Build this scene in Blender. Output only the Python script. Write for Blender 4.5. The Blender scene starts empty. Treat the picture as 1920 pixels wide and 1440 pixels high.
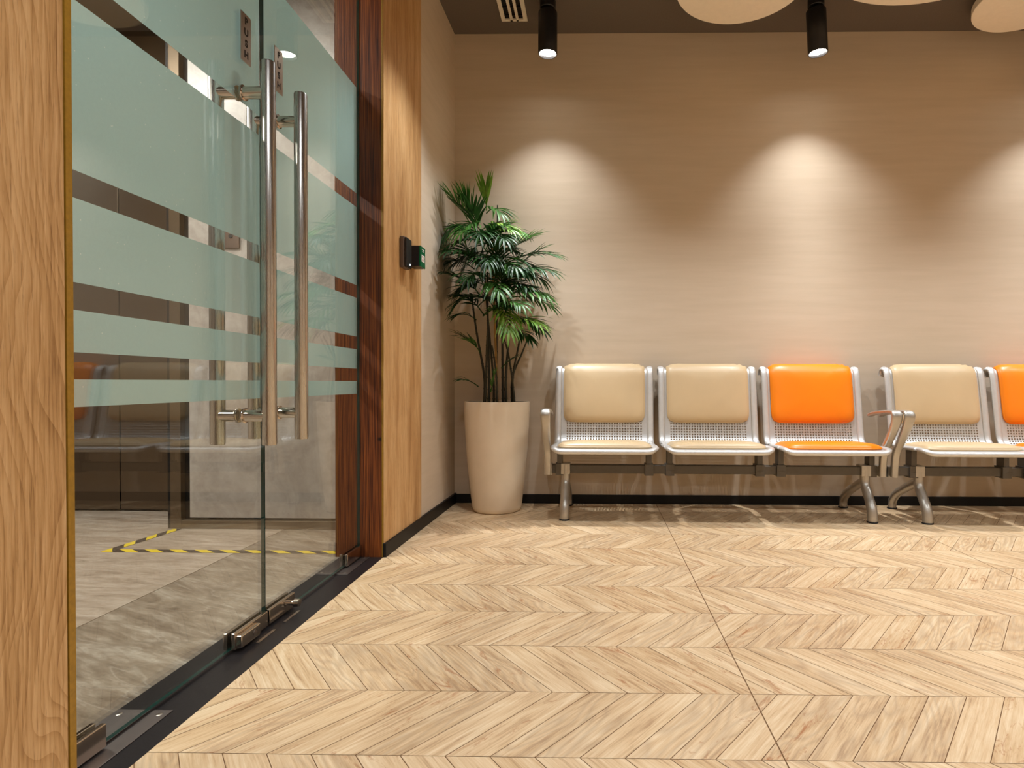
import bpy, bmesh, math, random
from mathutils import Vector, Matrix

random.seed(7)
S = bpy.context.scene
C = S.collection

# ------------------------------------------------------------------ camera
CAM_H = 0.82
cam_data = bpy.data.cameras.new('camera')
cam = bpy.data.objects.new('camera', cam_data)
C.objects.link(cam)
cam_data.sensor_fit = 'HORIZONTAL'
cam_data.sensor_width = 36.0
cam_data.lens = 36.0 * 1100.0 / 1920.0
cam_data.shift_x = -(1098.0 - 960.0) / 1920.0
cam_data.shift_y = (730.4 - 720.0) / 1920.0
cam_data.clip_start = 0.05
yaw, pitch, roll = math.atan(17 / 1100), math.radians(0.7), 0.003
cam.matrix_world = (Matrix.Translation((0, 0, CAM_H)) @ Matrix.Rotation(yaw, 4, 'Z')
                    @ Matrix.Rotation(math.pi / 2 - pitch, 4, 'X') @ Matrix.Rotation(roll, 4, 'Z'))
S.camera = cam

# ------------------------------------------------------------------ world, view
world = bpy.data.worlds.new('world')
S.world = world
world.use_nodes = True
world.node_tree.nodes['Background'].inputs[0].default_value = (1.0, 0.85, 0.7, 1)
world.node_tree.nodes['Background'].inputs[1].default_value = 0.02
S.view_settings.view_transform = 'Standard'
S.view_settings.look = 'None'
S.view_settings.gamma = 1
S.view_settings.use_curve_mapping = False
S.view_settings.exposure = 0.0
cy = S.cycles
cy.max_bounces = 10
cy.diffuse_bounces = 5
cy.glossy_bounces = 5
cy.transparent_max_bounces = 24
cy.caustics_reflective = False
cy.caustics_refractive = False
cy.sample_clamp_indirect = 4.0
cy.use_denoising = True

# light levels of the lamps, seen and unseen (watts)
E_WALL, E_ROOM, E_LOBBY = 248.0, 56.0, 54.0
WALL_LAMPS = [(-0.293, 3.60, 0.0), (1.332, 3.60, 4.0), (2.95, 3.60, 0.0)]
UNSEEN_LAMPS = [(-0.42, 2.85), (0.55, 2.85), (1.65, 2.85), (2.75, 2.85), (3.8, 2.85), (-0.29, 0.5), (1.33, 0.5), (0.5, -1.5), (3.9, 0.7), (3.5, -0.6), (2.2, -1.7)]  # closing entries, far right and behind, are unseen lights added to lift bounce light
COL_WALL = (0.97, 1.0, 1.03)
COL_ROOM = (0.95, 1.0, 1.05)
COL_LOBBY = (1.0, 0.95, 0.90)


def beam(name, watts, color, sigma=None, flood=None, radius=.025):
    """a downlight whose intensity falls off with the angle from its axis, as a reflector's does."""
    ld = bpy.data.lights.new(name, 'SPOT')
    ld.energy = watts
    ld.color = color
    ld.spot_size = math.radians(165)
    ld.spot_blend = 0.1
    ld.shadow_soft_size = radius
    ld.use_nodes = True
    t = ld.node_tree
    t.nodes.clear()
    out = t.nodes.new('ShaderNodeOutputLight')
    em = t.nodes.new('ShaderNodeEmission')
    t.links.new(em.outputs[0], out.inputs[0])
    tc = t.nodes.new('ShaderNodeTexCoord')
    sp = t.nodes.new('ShaderNodeSeparateXYZ')
    t.links.new(tc.outputs['Normal'], sp.inputs[0])

    def mth(op, a, b=0.0, c=None):
        nd = t.nodes.new('ShaderNodeMath')
        nd.operation = op
        for i, v in enumerate((a, b, c)):
            if v is None:
                continue
            if isinstance(v, (int, float)):
                nd.inputs[i].default_value = v
            else:
                t.links.new(v, nd.inputs[i])
        return nd.outputs[0]
    ang = mth('ARCCOSINE', mth('ABSOLUTE', sp.outputs[2]))
    if sigma:
        q = mth('DIVIDE', ang, math.radians(sigma))
        k = mth('EXPONENT', mth('MULTIPLY', mth('MULTIPLY', q, q), -0.5))
        peak = mth('ADD', mth('MULTIPLY', k, 0.86), 0.14)
    if flood:
        nd = t.nodes.new('ShaderNodeMapRange')
        nd.interpolation_type = 'SMOOTHSTEP'
        t.links.new(ang, nd.inputs[0])
        for i, v in enumerate((math.radians(flood[0]), math.radians(flood[1]), 1.0, 0.0)):
            nd.inputs[i + 1].default_value = v
        k = nd.outputs[0]
        if sigma:
            k = mth('MULTIPLY', k, peak)
    t.links.new(k, em.inputs['Strength'])
    return ld


# ------------------------------------------------------------------ mesh helper
class MB:
    def __init__(self):
        self.v, self.f, self.uv, self.mi, self.sm, self.col = [], [], [], [], [], []

    def face(self, pts, uv=None, mi=0, smooth=False, col=None):
        b = len(self.v)
        self.v += [tuple(p) for p in pts]
        self.f.append(tuple(range(b, b + len(pts))))
        self.uv.append(uv)
        self.mi.append(mi)
        self.sm.append(smooth)
        self.col.append(col)

    def grid(self, rows, mi=0, smooth=True, closed=False, uvs=None):
        """rows: list of lists of points."""
        b = len(self.v)
        n = len(rows[0])
        for r in rows:
            self.v += [tuple(p) for p in r]
        for i in range(len(rows) - 1):
            for j in range(n if closed else n - 1):
                k = (j + 1) % n
                self.f.append((b + i * n + j, b + i * n + k, b + (i + 1) * n + k, b + (i + 1) * n + j))
                if uvs:
                    self.uv.append([uvs[i][j], uvs[i][k], uvs[i + 1][k], uvs[i + 1][j]])
                else:
                    self.uv.append(None)
                self.mi.append(mi)
                self.sm.append(smooth)
                self.col.append(None)

    def ngon(self, pts, mi=0):
        self.face(pts, mi=mi)

    def box(self, x0, x1, y0, y1, z0, z1, mi=0, M=None):
        p = [Vector((x, y, z)) for x in (x0, x1) for y in (y0, y1) for z in (z0, z1)]
        if M is not None:
            p = [M @ q for q in p]
        for q in ((0, 1, 3, 2), (4, 6, 7, 5), (0, 4, 5, 1), (2, 3, 7, 6), (0, 2, 6, 4), (1, 5, 7, 3)):
            self.face([p[i] for i in q], mi=mi)

    def prism(self, poly, z0, z1, mi=0):
        """poly: list of (x, y), counter-clockwise."""
        n = len(poly)
        self.face([(x, y, z1) for x, y in poly], mi=mi)
        self.face([(x, y, z0) for x, y in reversed(poly)], mi=mi)
        for i in range(n):
            (a, b), (c, d) = poly[i], poly[(i + 1) % n]
            self.face([(a, b, z0), (c, d, z0), (c, d, z1), (a, b, z1)], mi=mi)

    def tube(self, path, rad, seg=16, mi=0, caps=True, squash=None):
        """round tube along a path; rad a number or a list."""
        path = [Vector(p) for p in path]
        n = len(path)
        rad = rad if isinstance(rad, (list, tuple)) else [rad] * n
        t0 = (path[1] - path[0]).normalized()
        ref = Vector((1, 0, 0)) if abs(t0.x) < 0.8 else Vector((0, 0, 1))
        rows = []
        side = None
        for i in range(n):
            if i == 0:
                t = path[1] - path[0]
            elif i == n - 1:
                t = path[-1] - path[-2]
            else:
                t = (path[i + 1] - path[i]).normalized() + (path[i] - path[i - 1]).normalized()
            t.normalize()
            if side is None:
                side = (ref - t * ref.dot(t)).normalized()
            else:
                side = (side - t * side.dot(t)).normalized()
            up = t.cross(side)
            sq = squash if squash else 1.0
            rows.append([path[i] + rad[i] * (math.cos(a) * side + math.sin(a) * sq * up)
                         for a in (2 * math.pi * k / seg for k in range(seg))])
        self.grid(rows, mi=mi, closed=True)
        if caps:
            self.face(list(reversed(rows[0])), mi=mi)
            self.face(rows[-1], mi=mi)

    def lathe(self, prof, cx, cy, seg=48, mi=0, M=None):
        rows = [[(cx + r * math.cos(a), cy + r * math.sin(a), z) for a in (2 * math.pi * k / seg for k in range(seg))]
                for r, z in prof]
        if M is not None:
            rows = [[M @ Vector(p) for p in r] for r in rows]
        self.grid(rows, mi=mi, closed=True)

    def build(self, name, mats, parent=None, merge=True, bevel=0, solid=0, recalc=True, sharp=True):
        me = bpy.data.meshes.new(name)
        me.from_pydata(self.v, [], self.f)
        if any(u is not None for u in self.uv):
            ul = me.uv_layers.new(name='UVMap')
            for pi, p in enumerate(me.polygons):
                u = self.uv[pi]
                for j, li in enumerate(p.loop_indices):
                    ul.data[li].uv = u[j] if u else (0, 0)
        if any(c is not None for c in self.col):
            cl = me.color_attributes.new(name='plank', type='FLOAT_COLOR', domain='CORNER')
            for pi, p in enumerate(me.polygons):
                c = self.col[pi] or (0.5, 0.5, 0.5)
                for li in p.loop_indices:
                    cl.data[li].color = (c[0], c[1], c[2], 1)
        for pi, p in enumerate(me.polygons):
            p.use_smooth = self.sm[pi]
            p.material_index = self.mi[pi]
        if merge:
            bm = bmesh.new()
            bm.from_mesh(me)
            bmesh.ops.remove_doubles(bm, verts=bm.verts, dist=1e-5)
            if recalc:
                bmesh.ops.recalc_face_normals(bm, faces=bm.faces)
            for e in bm.edges if sharp else ():
                if e.calc_face_angle(0) > math.radians(42):
                    e.smooth = False
            bm.to_mesh(me)
            bm.free()
        for m in (mats if isinstance(mats, (list, tuple)) else [mats]):
            me.materials.append(m)
        o = bpy.data.objects.new(name, me)
        C.objects.link(o)
        if solid:
            mo = o.modifiers.new('thickness', 'SOLIDIFY')
            mo.thickness = solid
            mo.offset = 0
        if bevel:
            mo = o.modifiers.new('bevel', 'BEVEL')
            mo.width = bevel
            mo.segments = 3
            mo.limit_method = 'ANGLE'
            mo.angle_limit = math.radians(40)
            mo.harden_normals = False
        if parent is not None:
            o.parent = parent
        return o


def tag(o, label=None, cat=None, group=None, kind=None):
    if label:
        o['label'] = label
    if cat:
        o['category'] = cat
    if group:
        o['group'] = group
    if kind:
        o['kind'] = kind
    return o


def empty(name, loc=(0, 0, 0)):
    o = bpy.data.objects.new(name, None)
    o.empty_display_size = 0.1
    C.objects.link(o)
    o.location = loc
    return o


def fit(o, root):
    """parent a mesh built in world coordinates under a root that stands elsewhere."""
    o.parent = root
    o.matrix_parent_inverse = Matrix.Translation(-root.location)
    return o


def struct(o):
    o['kind'] = 'structure'
    return o


def smooth_path(pts, n=6):
    """Catmull-Rom through points."""
    P = [Vector(p) for p in pts]
    out = []
    for i in range(len(P) - 1):
        a = P[i - 1] if i else P[0] * 2 - P[1]
        b, c = P[i], P[i + 1]
        d = P[i + 2] if i + 2 < len(P) else P[-1] * 2 - P[-2]
        for k in range(n):
            t = k / n
            out.append(0.5 * ((2 * b) + (c - a) * t + (2 * a - 5 * b + 4 * c - d) * t * t + (3 * b - a - 3 * c + d) * t ** 3))
    out.append(P[-1])
    return out


# ------------------------------------------------------------------ materials
class NT:
    """tiny node-tree writer"""

    def __init__(self, name):
        self.m = bpy.data.materials.new(name)
        self.m.use_nodes = True
        self.t = self.m.node_tree
        self.t.nodes.clear()
        self.out = self.t.nodes.new('ShaderNodeOutputMaterial')

    def n(self, typ, **kw):
        nd = self.t.nodes.new('ShaderNode' + typ)
        for k, v in kw.items():
            setattr(nd, k, v)
        return nd

    def link(self, a, b):
        self.t.links.new(a, b)

    def set(self, sock, v):
        if hasattr(v, 'is_output') or isinstance(v, bpy.types.NodeSocket):
            self.link(v, sock)
        else:
            sock.default_value = v

    def math(self, op, a, b=0.0, c=None, clamp=False):
        nd = self.n('Math', operation=op, use_clamp=clamp)
        self.set(nd.inputs[0], a)
        self.set(nd.inputs[1], b)
        if c is not None:
            self.set(nd.inputs[2], c)
        return nd.outputs[0]

    def coord(self, kind='Object', scale=(1, 1, 1), rot=(0, 0, 0), loc=(0, 0, 0)):
        tc = self.n('TexCoord')
        mp = self.n('Mapping')
        self.link(tc.outputs[kind], mp.inputs[0])
        mp.inputs['Scale'].default_value = scale
        mp.inputs['Rotation'].default_value = rot
        mp.inputs['Location'].default_value = loc
        return mp.outputs[0]

    def noise(self, vec, scale=5, detail=4, rough=0.5, dist=0.0):
        nd = self.n('TexNoise')
        self.link(vec, nd.inputs['Vector'])
        nd.inputs['Scale'].default_value = scale
        nd.inputs['Detail'].default_value = detail
        nd.inputs['Roughness'].default_value = rough
        nd.inputs['Distortion'].default_value = dist
        return nd.outputs['Fac']

    def ramp(self, fac, stops):
        nd = self.n('ValToRGB')
        cr = nd.color_ramp
        while len(cr.elements) < len(stops):
            cr.elements.new(0.5)
        for e, (p, c) in zip(cr.elements, stops):
            e.position = p
            e.color = (c[0], c[1], c[2], 1)
        self.link(fac, nd.inputs[0])
        return nd.outputs['Color']

    def mix(self, fac, a, b, blend='MIX'):
        nd = self.n('Mix', data_type='RGBA', blend_type=blend)
        self.set(nd.inputs['Factor'], fac)
        self.set(nd.inputs['A'], a if not isinstance(a, tuple) else (*a[:3], 1))
        self.set(nd.inputs['B'], b if not isinstance(b, tuple) else (*b[:3], 1))
        return nd.outputs['Result']

    def bump(self, h, strength=0.2, dist=0.01):
        nd = self.n('Bump')
        self.link(h, nd.inputs['Height'])
        nd.inputs['Strength'].default_value = strength
        nd.inputs['Distance'].default_value = dist
        return nd.outputs[0]

    def bsdf(self, color, rough=0.5, metal=0.0, spec=0.5, normal=None, coat=0.0, aniso=0.0, finish=True):
        b = self.n('BsdfPrincipled')
        self.set(b.inputs['Base Color'], (*color[:3], 1) if isinstance(color, tuple) else color)
        self.set(b.inputs['Roughness'], rough)
        b.inputs['Metallic'].default_value = metal
        b.inputs['Specular IOR Level'].default_value = spec
        b.inputs['Coat Weight'].default_value = coat
        b.inputs['Anisotropic'].default_value = aniso
        if normal is not None:
            self.link(normal, b.inputs['Normal'])
        if finish:
            self.link(b.outputs[0], self.out.inputs[0])
        return b


def srgb(r, g, b):
    f = lambda c: (c / 255 / 12.92) if c / 255 <= 0.04045 else ((c / 255 + 0.055) / 1.055) ** 2.4
    return (f(r), f(g), f(b))


def plain(name, color, rough=0.5, metal=0.0, spec=0.5, noise=0.04, scale=40, bump=0.0, coat=0.0):
    t = NT(name)
    v = t.coord()
    n = t.noise(v, scale, 3)
    lo = tuple(c * (1 - noise) for c in color)
    hi = tuple(min(1, c * (1 + noise)) for c in color)
    col = t.ramp(n, [(0.3, lo), (0.7, hi)])
    t.bsdf(col, rough, metal, spec, t.bump(n, bump, 0.002) if bump else None, coat)
    return t.m


def mat_plaster():
    t = NT('beige_plaster')
    v = t.coord(scale=(0.7, 0.7, 9))
    n = t.noise(v, 3, 6, 0.6)
    f = t.noise(t.coord(), 220, 2)
    col = t.ramp(n, [(0.3, srgb(204, 187, 164)), (0.7, srgb(211, 194, 172))])
    h = t.math('ADD', t.math('MULTIPLY', n, 0.6), t.math('MULTIPLY', f, 0.4))
    t.bsdf(col, 0.85, spec=0.25, normal=t.bump(h, 0.12, 0.004))
    return t.m


def mat_oak(name, c0, c1, c2, swirl=True, rough=0.5):
    t = NT(name)
    v = t.coord(scale=(1, 1, 0.10))
    vs = t.coord(scale=(1, 1, 0.28))
    warp = t.noise(vs, 5.5, 2, 0.5)
    tc = t.n('TexCoord')
    sy = t.n('SeparateXYZ')
    t.link(tc.outputs['Object'], sy.inputs[0])
    ww = t.noise(t.coord(scale=(1, 1, 0.45)), 3.2, 2, 0.45, 0.4)
    u = t.math('ADD', t.math('ADD', sy.outputs[0], sy.outputs[1]), t.math('MULTIPLY', ww, 0.42))
    ring = t.math('FRACT', t.math('MULTIPLY', u, 48.0))          # cathedral figure of a flat-sawn board
    ring = t.math('POWER', ring, 2.5)
    fine = t.noise(t.coord(scale=(1, 1, 0.035)), 190, 5, 0.65)
    broad = t.noise(v, 12, 4, 0.6)
    pore = t.noise(t.coord(scale=(1, 1, 0.05)), 420, 3, 0.6)
    a = t.math('ADD', t.math('MULTIPLY', fine, 0.55), t.math('MULTIPLY', broad, 0.55))
    if swirl:
        a = t.math('SUBTRACT', t.math('ADD', a, 0.035), t.math('MULTIPLY', ring, 0.11))
    col = t.ramp(a, [(0.40, c0), (0.55, c1), (0.70, c2)])
    dark = t.ramp(pore, [(0.28, (0.55, 0.5, 0.45)), (0.42, (1, 1, 1))])
    col = t.mix(0.8, col, dark, 'MULTIPLY')
    t.bsdf(col, rough, spec=0.35, normal=t.bump(fine, 0.18, 0.002))
    return t.m


def mat_mahogany():
    t = NT('dark_red_wood')
    s = t.noise(t.coord(scale=(1, 1, 0.012)), 300, 3, 0.6)
    b = t.noise(t.coord(scale=(1, 1, 0.18)), 9, 3, 0.6)
    a = t.math('ADD', t.math('MULTIPLY', s, 0.85), t.math('MULTIPLY', b, 0.22))
    col = t.ramp(a, [(0.42, srgb(58, 24, 9)), (0.54, srgb(108, 54, 22)), (0.68, srgb(146, 82, 36))])
    kv = t.n('VectorMath', operation='DISTANCE')          # the one dark knot in the far jamb
    t.link(t.coord(scale=(1, 1, 1.3)), kv.inputs[0])
    kv.inputs[1].default_value = (-0.999, 2.716, 0.552 * 1.3)
    kn = t.math('ADD', kv.outputs['Value'], t.math('MULTIPLY', s, 0.006))
    col = t.mix(t.ramp(kn, [(0.008, (1, 1, 1)), (0.020, (0, 0, 0))]), col, srgb(24, 10, 5))
    t.bsdf(col, 0.4, spec=0.4, normal=t.bump(s, 0.25, 0.002))
    return t.m


def mat_plank():
    t = NT('chevron_oak_tile')
    at = t.n('Attribute', attribute_name='plank')
    sep = t.n('SeparateColor')
    t.link(at.outputs['Color'], sep.inputs[0])
    r, g, b = sep.outputs
    tc = t.n('TexCoord')
    off = t.n('CombineXYZ')
    t.link(t.math('MULTIPLY', r, 37.0), off.inputs[0])
    t.link(t.math('MULTIPLY', g, 53.0), off.inputs[1])
    add = t.n('VectorMath', operation='ADD')
    t.link(tc.outputs['UV'], add.inputs[0])
    t.link(off.outputs[0], add.inputs[1])

    def sc(x, y):
        m = t.n('Mapping')
        t.link(add.outputs[0], m.inputs[0])
        m.inputs['Scale'].default_value = (x, y, 1)
        return m.outputs[0]
    fine = t.noise(sc(6, 130), 1, 6, 0.7, 0.4)
    broad = t.noise(sc(3.0, 16), 1, 4, 0.6, 1.2)
    ring = t.math('FRACT', t.math('MULTIPLY', t.noise(sc(3.2, 13), 1, 1, 0.4, 0.3), 9.0))
    ring = t.math('POWER', t.math('ABSOLUTE', t.math('SUBTRACT', ring, 0.5)), 1.5)
    knot = t.noise(sc(7, 22), 1, 5, 0.75, 2.0)
    base = t.mix(b, srgb(200, 170, 130), srgb(230, 205, 168))
    a = t.math('ADD', t.math('MULTIPLY', fine, 0.55), t.math('MULTIPLY', broad, 0.5))
    c1 = t.ramp(a, [(0.38, srgb(150, 110, 72)), (0.50, srgb(204, 170, 128)), (0.66, srgb(230, 206, 170))])
    col = t.mix(0.72, base, c1)
    grey = t.math('MULTIPLY', t.math('GREATER_THAN', g, 0.55), t.math('MULTIPLY', ring, 1.1), clamp=True)
    col = t.mix(grey, col, srgb(158, 132, 106))
    k = t.ramp(knot, [(0.56, (0, 0, 0)), (0.68, (1, 1, 1))])
    kf = t.math('MULTIPLY', t.math('MULTIPLY', k, t.math('GREATER_THAN', r, 0.66)), 0.75)
    col = t.mix(kf, col, srgb(160, 98, 54))
    t.bsdf(col, t.math('ADD', 0.34, t.math('MULTIPLY', fine, 0.2)), spec=0.35, normal=t.bump(a, 0.08, 0.002))
    return t.m


def mat_stone(name, dark, mid, light, rot, rough=0.3, vein=0.6, scale=1.0):
    t = NT(name)
    v = t.coord(scale=(scale, scale, scale), rot=rot)
    st = t.n('Mapping')
    t.link(v, st.inputs[0])
    st.inputs['Scale'].default_value = (1.0, 4.5, 1.0)
    n1 = t.noise(st.outputs[0], 2.2, 8, 0.68, 0.8)
    n2 = t.noise(st.outputs[0], 9, 6, 0.7, 0.5)
    a = t.math('ADD', t.math('MULTIPLY', n1, 0.7), t.math('MULTIPLY', n2, 0.35))
    col = t.ramp(a, [(0.38, dark), (0.53, mid), (0.70, light)])
    vn = t.noise(st.outputs[0], 0.9, 3, 0.45, 0.9)
    vl = t.math('ABSOLUTE', t.math('SUBTRACT', vn, 0.5))
    vm = t.ramp(vl, [(0.0, (1, 1, 1)), (0.008, (0, 0, 0))])
    col = t.mix(t.math('MULTIPLY', vm, vein), col, srgb(214, 205, 192))
    t.bsdf(col, rough, spec=0.45)
    return t.m


def mat_steel(name, color, rough=0.28, axis='Z', stretch=60):
    t = NT(name)
    sc = (stretch, stretch, 1) if axis == 'Z' else ((1, stretch, stretch) if axis == 'X' else (stretch, 1, stretch))
    n = t.noise(t.coord(scale=sc), 12, 2)
    r = t.math('ADD', rough - 0.05, t.math('MULTIPLY', n, 0.12))
    t.bsdf(color, r, metal=1.0, normal=t.bump(n, 0.03, 0.001))
    return t.m


def mat_glass():
    t = NT('clear_glass')
    geo = t.n('NewGeometry')
    ior = t.math('ADD', 1.52, t.math('MULTIPLY', geo.outputs['Backfacing'], 1 / 1.52 - 1.52))
    fr = t.n('Fresnel')
    t.link(ior, fr.inputs['IOR'])
    tr = t.n('BsdfTransparent')
    tr.inputs[0].default_value = (0.925, 0.955, 0.935, 1)
    gl = t.n('BsdfGlossy')
    gl.inputs['Roughness'].default_value = 0.0
    gl.inputs[0].default_value = (1, 1, 1, 1)
    mx = t.n('MixShader')
    t.link(fr.outputs[0], mx.inputs[0])
    t.link(tr.outputs[0], mx.inputs[1])
    t.link(gl.outputs[0], mx.inputs[2])
    t.link(mx.outputs[0], t.out.inputs[0])
    return t.m


def mat_frost():
    t = NT('frosted_film')
    n = t.noise(t.coord(), 260, 3, 0.7)
    col = t.ramp(n, [(0.3, srgb(204, 224, 224)), (0.7, srgb(212, 231, 230))])
    vo = t.n('TexVoronoi', voronoi_dimensions='2D')
    t.link(t.coord(rot=(0, math.radians(90), 0)), vo.inputs['Vector'])
    vo.inputs['Scale'].default_value = 42
    gl = t.math('LESS_THAN', vo.outputs['Distance'], 0.06)
    wn = t.n('SeparateColor')
    t.link(vo.outputs['Color'], wn.inputs[0])
    gl = t.math('MULTIPLY', gl, t.math('GREATER_THAN', wn.outputs[0], 0.88))
    col = t.mix(gl, col, (0.98, 0.98, 0.95))
    df = t.n('BsdfDiffuse')
    t.link(col, df.inputs[0])
    tl = t.n('BsdfTranslucent')
    t.link(col, tl.inputs[0])
    m1 = t.n('MixShader')
    m1.inputs[0].default_value = 0.38
    t.link(df.outputs[0], m1.inputs[1])
    t.link(tl.outputs[0], m1.inputs[2])
    tr = t.n('BsdfTransparent')
    m2 = t.n('MixShader')
    m2.inputs[0].default_value = 0.93
    t.link(tr.outputs[0], m2.inputs[1])
    t.link(m1.outputs[0], m2.inputs[2])
    t.link(m2.outputs[0], t.out.inputs[0])
    return t.m


def mat_perforated():
    """aluminium sheet punched with round holes on an 18 mm grid (UV in metres)."""
    t = NT('perforated_aluminium')
    uv = t.n('UVMap')
    sp = t.n('SeparateXYZ')
    t.link(uv.outputs[0], sp.inputs[0])
    P = 0.0170
    fu = t.math('SUBTRACT', t.math('FRACT', t.math('ADD', t.math('DIVIDE', sp.outputs[0], P), 100.5)), 0.5)
    fv = t.math('SUBTRACT', t.math('FRACT', t.math('ADD', t.math('DIVIDE', sp.outputs[1], P), 100.5)), 0.5)
    d = t.math('SQRT', t.math('ADD', t.math('MULTIPLY', fu, fu), t.math('MULTIPLY', fv, fv)))
    hole = t.math('LESS_THAN', d, 0.30)
    inx = t.math('LESS_THAN', t.math('ABSOLUTE', sp.outputs[0]), 14.5 * P)
    iny = t.math('GREATER_THAN', sp.outputs[1], 0.10)
    iny2 = t.math('LESS_THAN', sp.outputs[1], 0.86)
    hole = t.math('MULTIPLY', t.math('MULTIPLY', hole, inx), t.math('MULTIPLY', iny, iny2))
    b = t.bsdf(srgb(208, 206, 202), 0.40, metal=0.65, finish=False)
    tr = t.n('BsdfTransparent')
    mx = t.n('MixShader')
    t.link(hole, mx.inputs[0])
    t.link(b.outputs[0], mx.inputs[1])
    t.link(tr.outputs[0], mx.inputs[2])
    t.link(mx.outputs[0], t.out.inputs[0])
    return t.m


def mat_leather(name, color):
    t = NT(name)
    n = t.noise(t.coord(), 90, 4, 0.6)
    w = t.noise(t.coord(), 6, 3, 0.5, 0.5)
    lo = tuple(c * 0.94 for c in color)
    col = t.ramp(w, [(0.3, lo), (0.7, color)])
    h = t.math('ADD', t.math('MULTIPLY', n, 0.25), t.math('MULTIPLY', w, 0.8))
    t.bsdf(col, 0.38, spec=0.5, normal=t.bump(h, 0.12, 0.004))
    return t.m


def mat_leaf(name, c0, c1):
    t = NT(name)
    n = t.noise(t.coord(), 14, 3)
    col = t.ramp(n, [(0.35, c0), (0.68, c1)])
    b = t.bsdf(col, 0.42, spec=0.35, finish=False)
    tl = t.n('BsdfTranslucent')
    t.link(col, tl.inputs[0])
    mx = t.n('MixShader')
    mx.inputs[0].default_value = 0.22
    t.link(b.outputs[0], mx.inputs[1])
    t.link(tl.outputs[0], mx.inputs[2])
    t.link(mx.outputs[0], t.out.inputs[0])
    return t.m


def mat_tape():
    t = NT('hazard_tape')
    uv = t.n('UVMap')
    sp = t.n('SeparateXYZ')
    t.link(uv.outputs[0], sp.inputs[0])
    s = t.math('FRACT', t.math('ADD', sp.outputs[0], sp.outputs[1]))
    f = t.math('GREATER_THAN', s, 0.5)
    col = t.mix(f, srgb(236, 205, 30), srgb(38, 32, 34))
    t.bsdf(col, 0.45)
    return t.m


def emit(name, color, strength):
    t = NT(name)
    e = t.n('Emission')
    e.inputs[0].default_value = (*color, 1)
    e.inputs[1].default_value = strength
    t.link(e.outputs[0], t.out.inputs[0])
    return t.m


PLASTER = mat_plaster()
OAK = mat_oak('oak_panel', srgb(144, 104, 60), srgb(186, 145, 95), srgb(210, 172, 124))
OAK2 = mat_oak('oak_panel_straight', srgb(160, 114, 66), srgb(196, 152, 100), srgb(220, 182, 132), swirl=False)
MAHOG = mat_mahogany()
OLIVE = plain('olive_edge_band', srgb(150, 112, 30), 0.5, noise=0.12, scale=120)
BLACK = plain('black_skirting', srgb(13, 11, 11), 0.5, spec=0.3)
GROOVE = plain('dark_joint', srgb(120, 84, 50), 0.9)
PLANK = mat_plank()
BSTONE = plain('black_granite', srgb(30, 27, 28), 0.35, noise=0.3, spec=0.3, scale=180)
CEIL = plain('taupe_ceiling_paint', srgb(110, 101, 94), 0.95, noise=0.05, scale=160, spec=0.1)
WHITE = plain('white_paint', srgb(236, 228, 214), 0.6)
DISC = plain('cream_disc_paint', srgb(250, 240, 224), 0.7, noise=0.02)
LAMPBLK = plain('black_lamp_metal', srgb(20, 19, 22), 0.42)
STEEL = mat_steel('brushed_steel', srgb(188, 182, 174), 0.27)
STEELX = mat_steel('polished_steel', srgb(204, 192, 178), 0.14)
PLATE = mat_steel('brushed_plate', srgb(184, 176, 166), 0.30, 'Y')
DULL = mat_steel('dull_floor_plate', srgb(128, 120, 116), 0.42, 'Y')
GLASS = mat_glass()
EDGE = plain('green_glass_edge', srgb(16, 52, 46), 0.15)
FROST = mat_frost()
ALU = plain('cast_aluminium', srgb(214, 212, 208), 0.42, metal=0.6, noise=0.03)
ALUD = plain('cast_aluminium_leg', srgb(186, 180, 170), 0.36, metal=0.8, noise=0.04)
BEAM = plain('grey_steel_beam', srgb(96, 90, 82), 0.45, metal=0.5)
PERF = mat_perforated()
TAN = mat_leather('tan_leatherette', srgb(208, 182, 142))
ORANGE = mat_leather('orange_leatherette', srgb(240, 130, 3))
RUBBER = plain('black_rubber', srgb(24, 23, 23), 0.7)
POT = plain('cream_glazed_pot', srgb(226, 210, 186), 0.32, noise=0.03, scale=10, spec=0.45)
SOIL = plain('dark_soil', srgb(52, 38, 26), 0.95, noise=0.4, scale=90, bump=0.6)
STEM = plain('dark_cane', srgb(40, 38, 18), 0.5, noise=0.35, scale=30)
CANE = plain('tan_cane', srgb(158, 118, 58), 0.5, noise=0.25, scale=30)
LEAVES = [mat_leaf('palm_leaf_dark', srgb(22, 52, 20), srgb(44, 86, 34)),
          mat_leaf('palm_leaf_mid', srgb(38, 82, 24), srgb(76, 124, 46)),
          mat_leaf('palm_leaf_bright', srgb(84, 132, 30), srgb(138, 172, 70))]
MARBLE = mat_stone('grey_marble_wall', srgb(148, 138, 130), srgb(172, 162, 154), srgb(192, 184, 176), (0, math.radians(62), 0), 0.32, 0.12, 1.8)
FLOORA = mat_stone('brown_grey_stone', srgb(98, 84, 72), srgb(140, 125, 110), srgb(188, 176, 162), (0, 0, math.radians(24)), 0.3, 0.22, 1.3)
FLOORB = mat_stone('pale_grey_stone', srgb(142, 124, 108), srgb(178, 160, 144), srgb(206, 192, 178), (0, 0, math.radians(8)), 0.3, 0.25, 1.6)
ELEV = mat_steel('dark_bronze_steel', srgb(104, 90, 76), 0.34, 'X', 40)
BRONZE = plain('bronze_frame', srgb(96, 80, 62), 0.4, metal=0.6)
TAPE = mat_tape()
DARKBOX = plain('black_plastic', srgb(28, 26, 28), 0.4)
GREYBOX = plain('grey_plastic_side', srgb(96, 82, 74), 0.5)
GREEN = plain('green_plastic', srgb(0, 98, 58), 0.35)
LABEL = plain('white_label', srgb(232, 228, 222), 0.5)
INK = plain('red_ink', srgb(150, 60, 44), 0.6)
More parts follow.
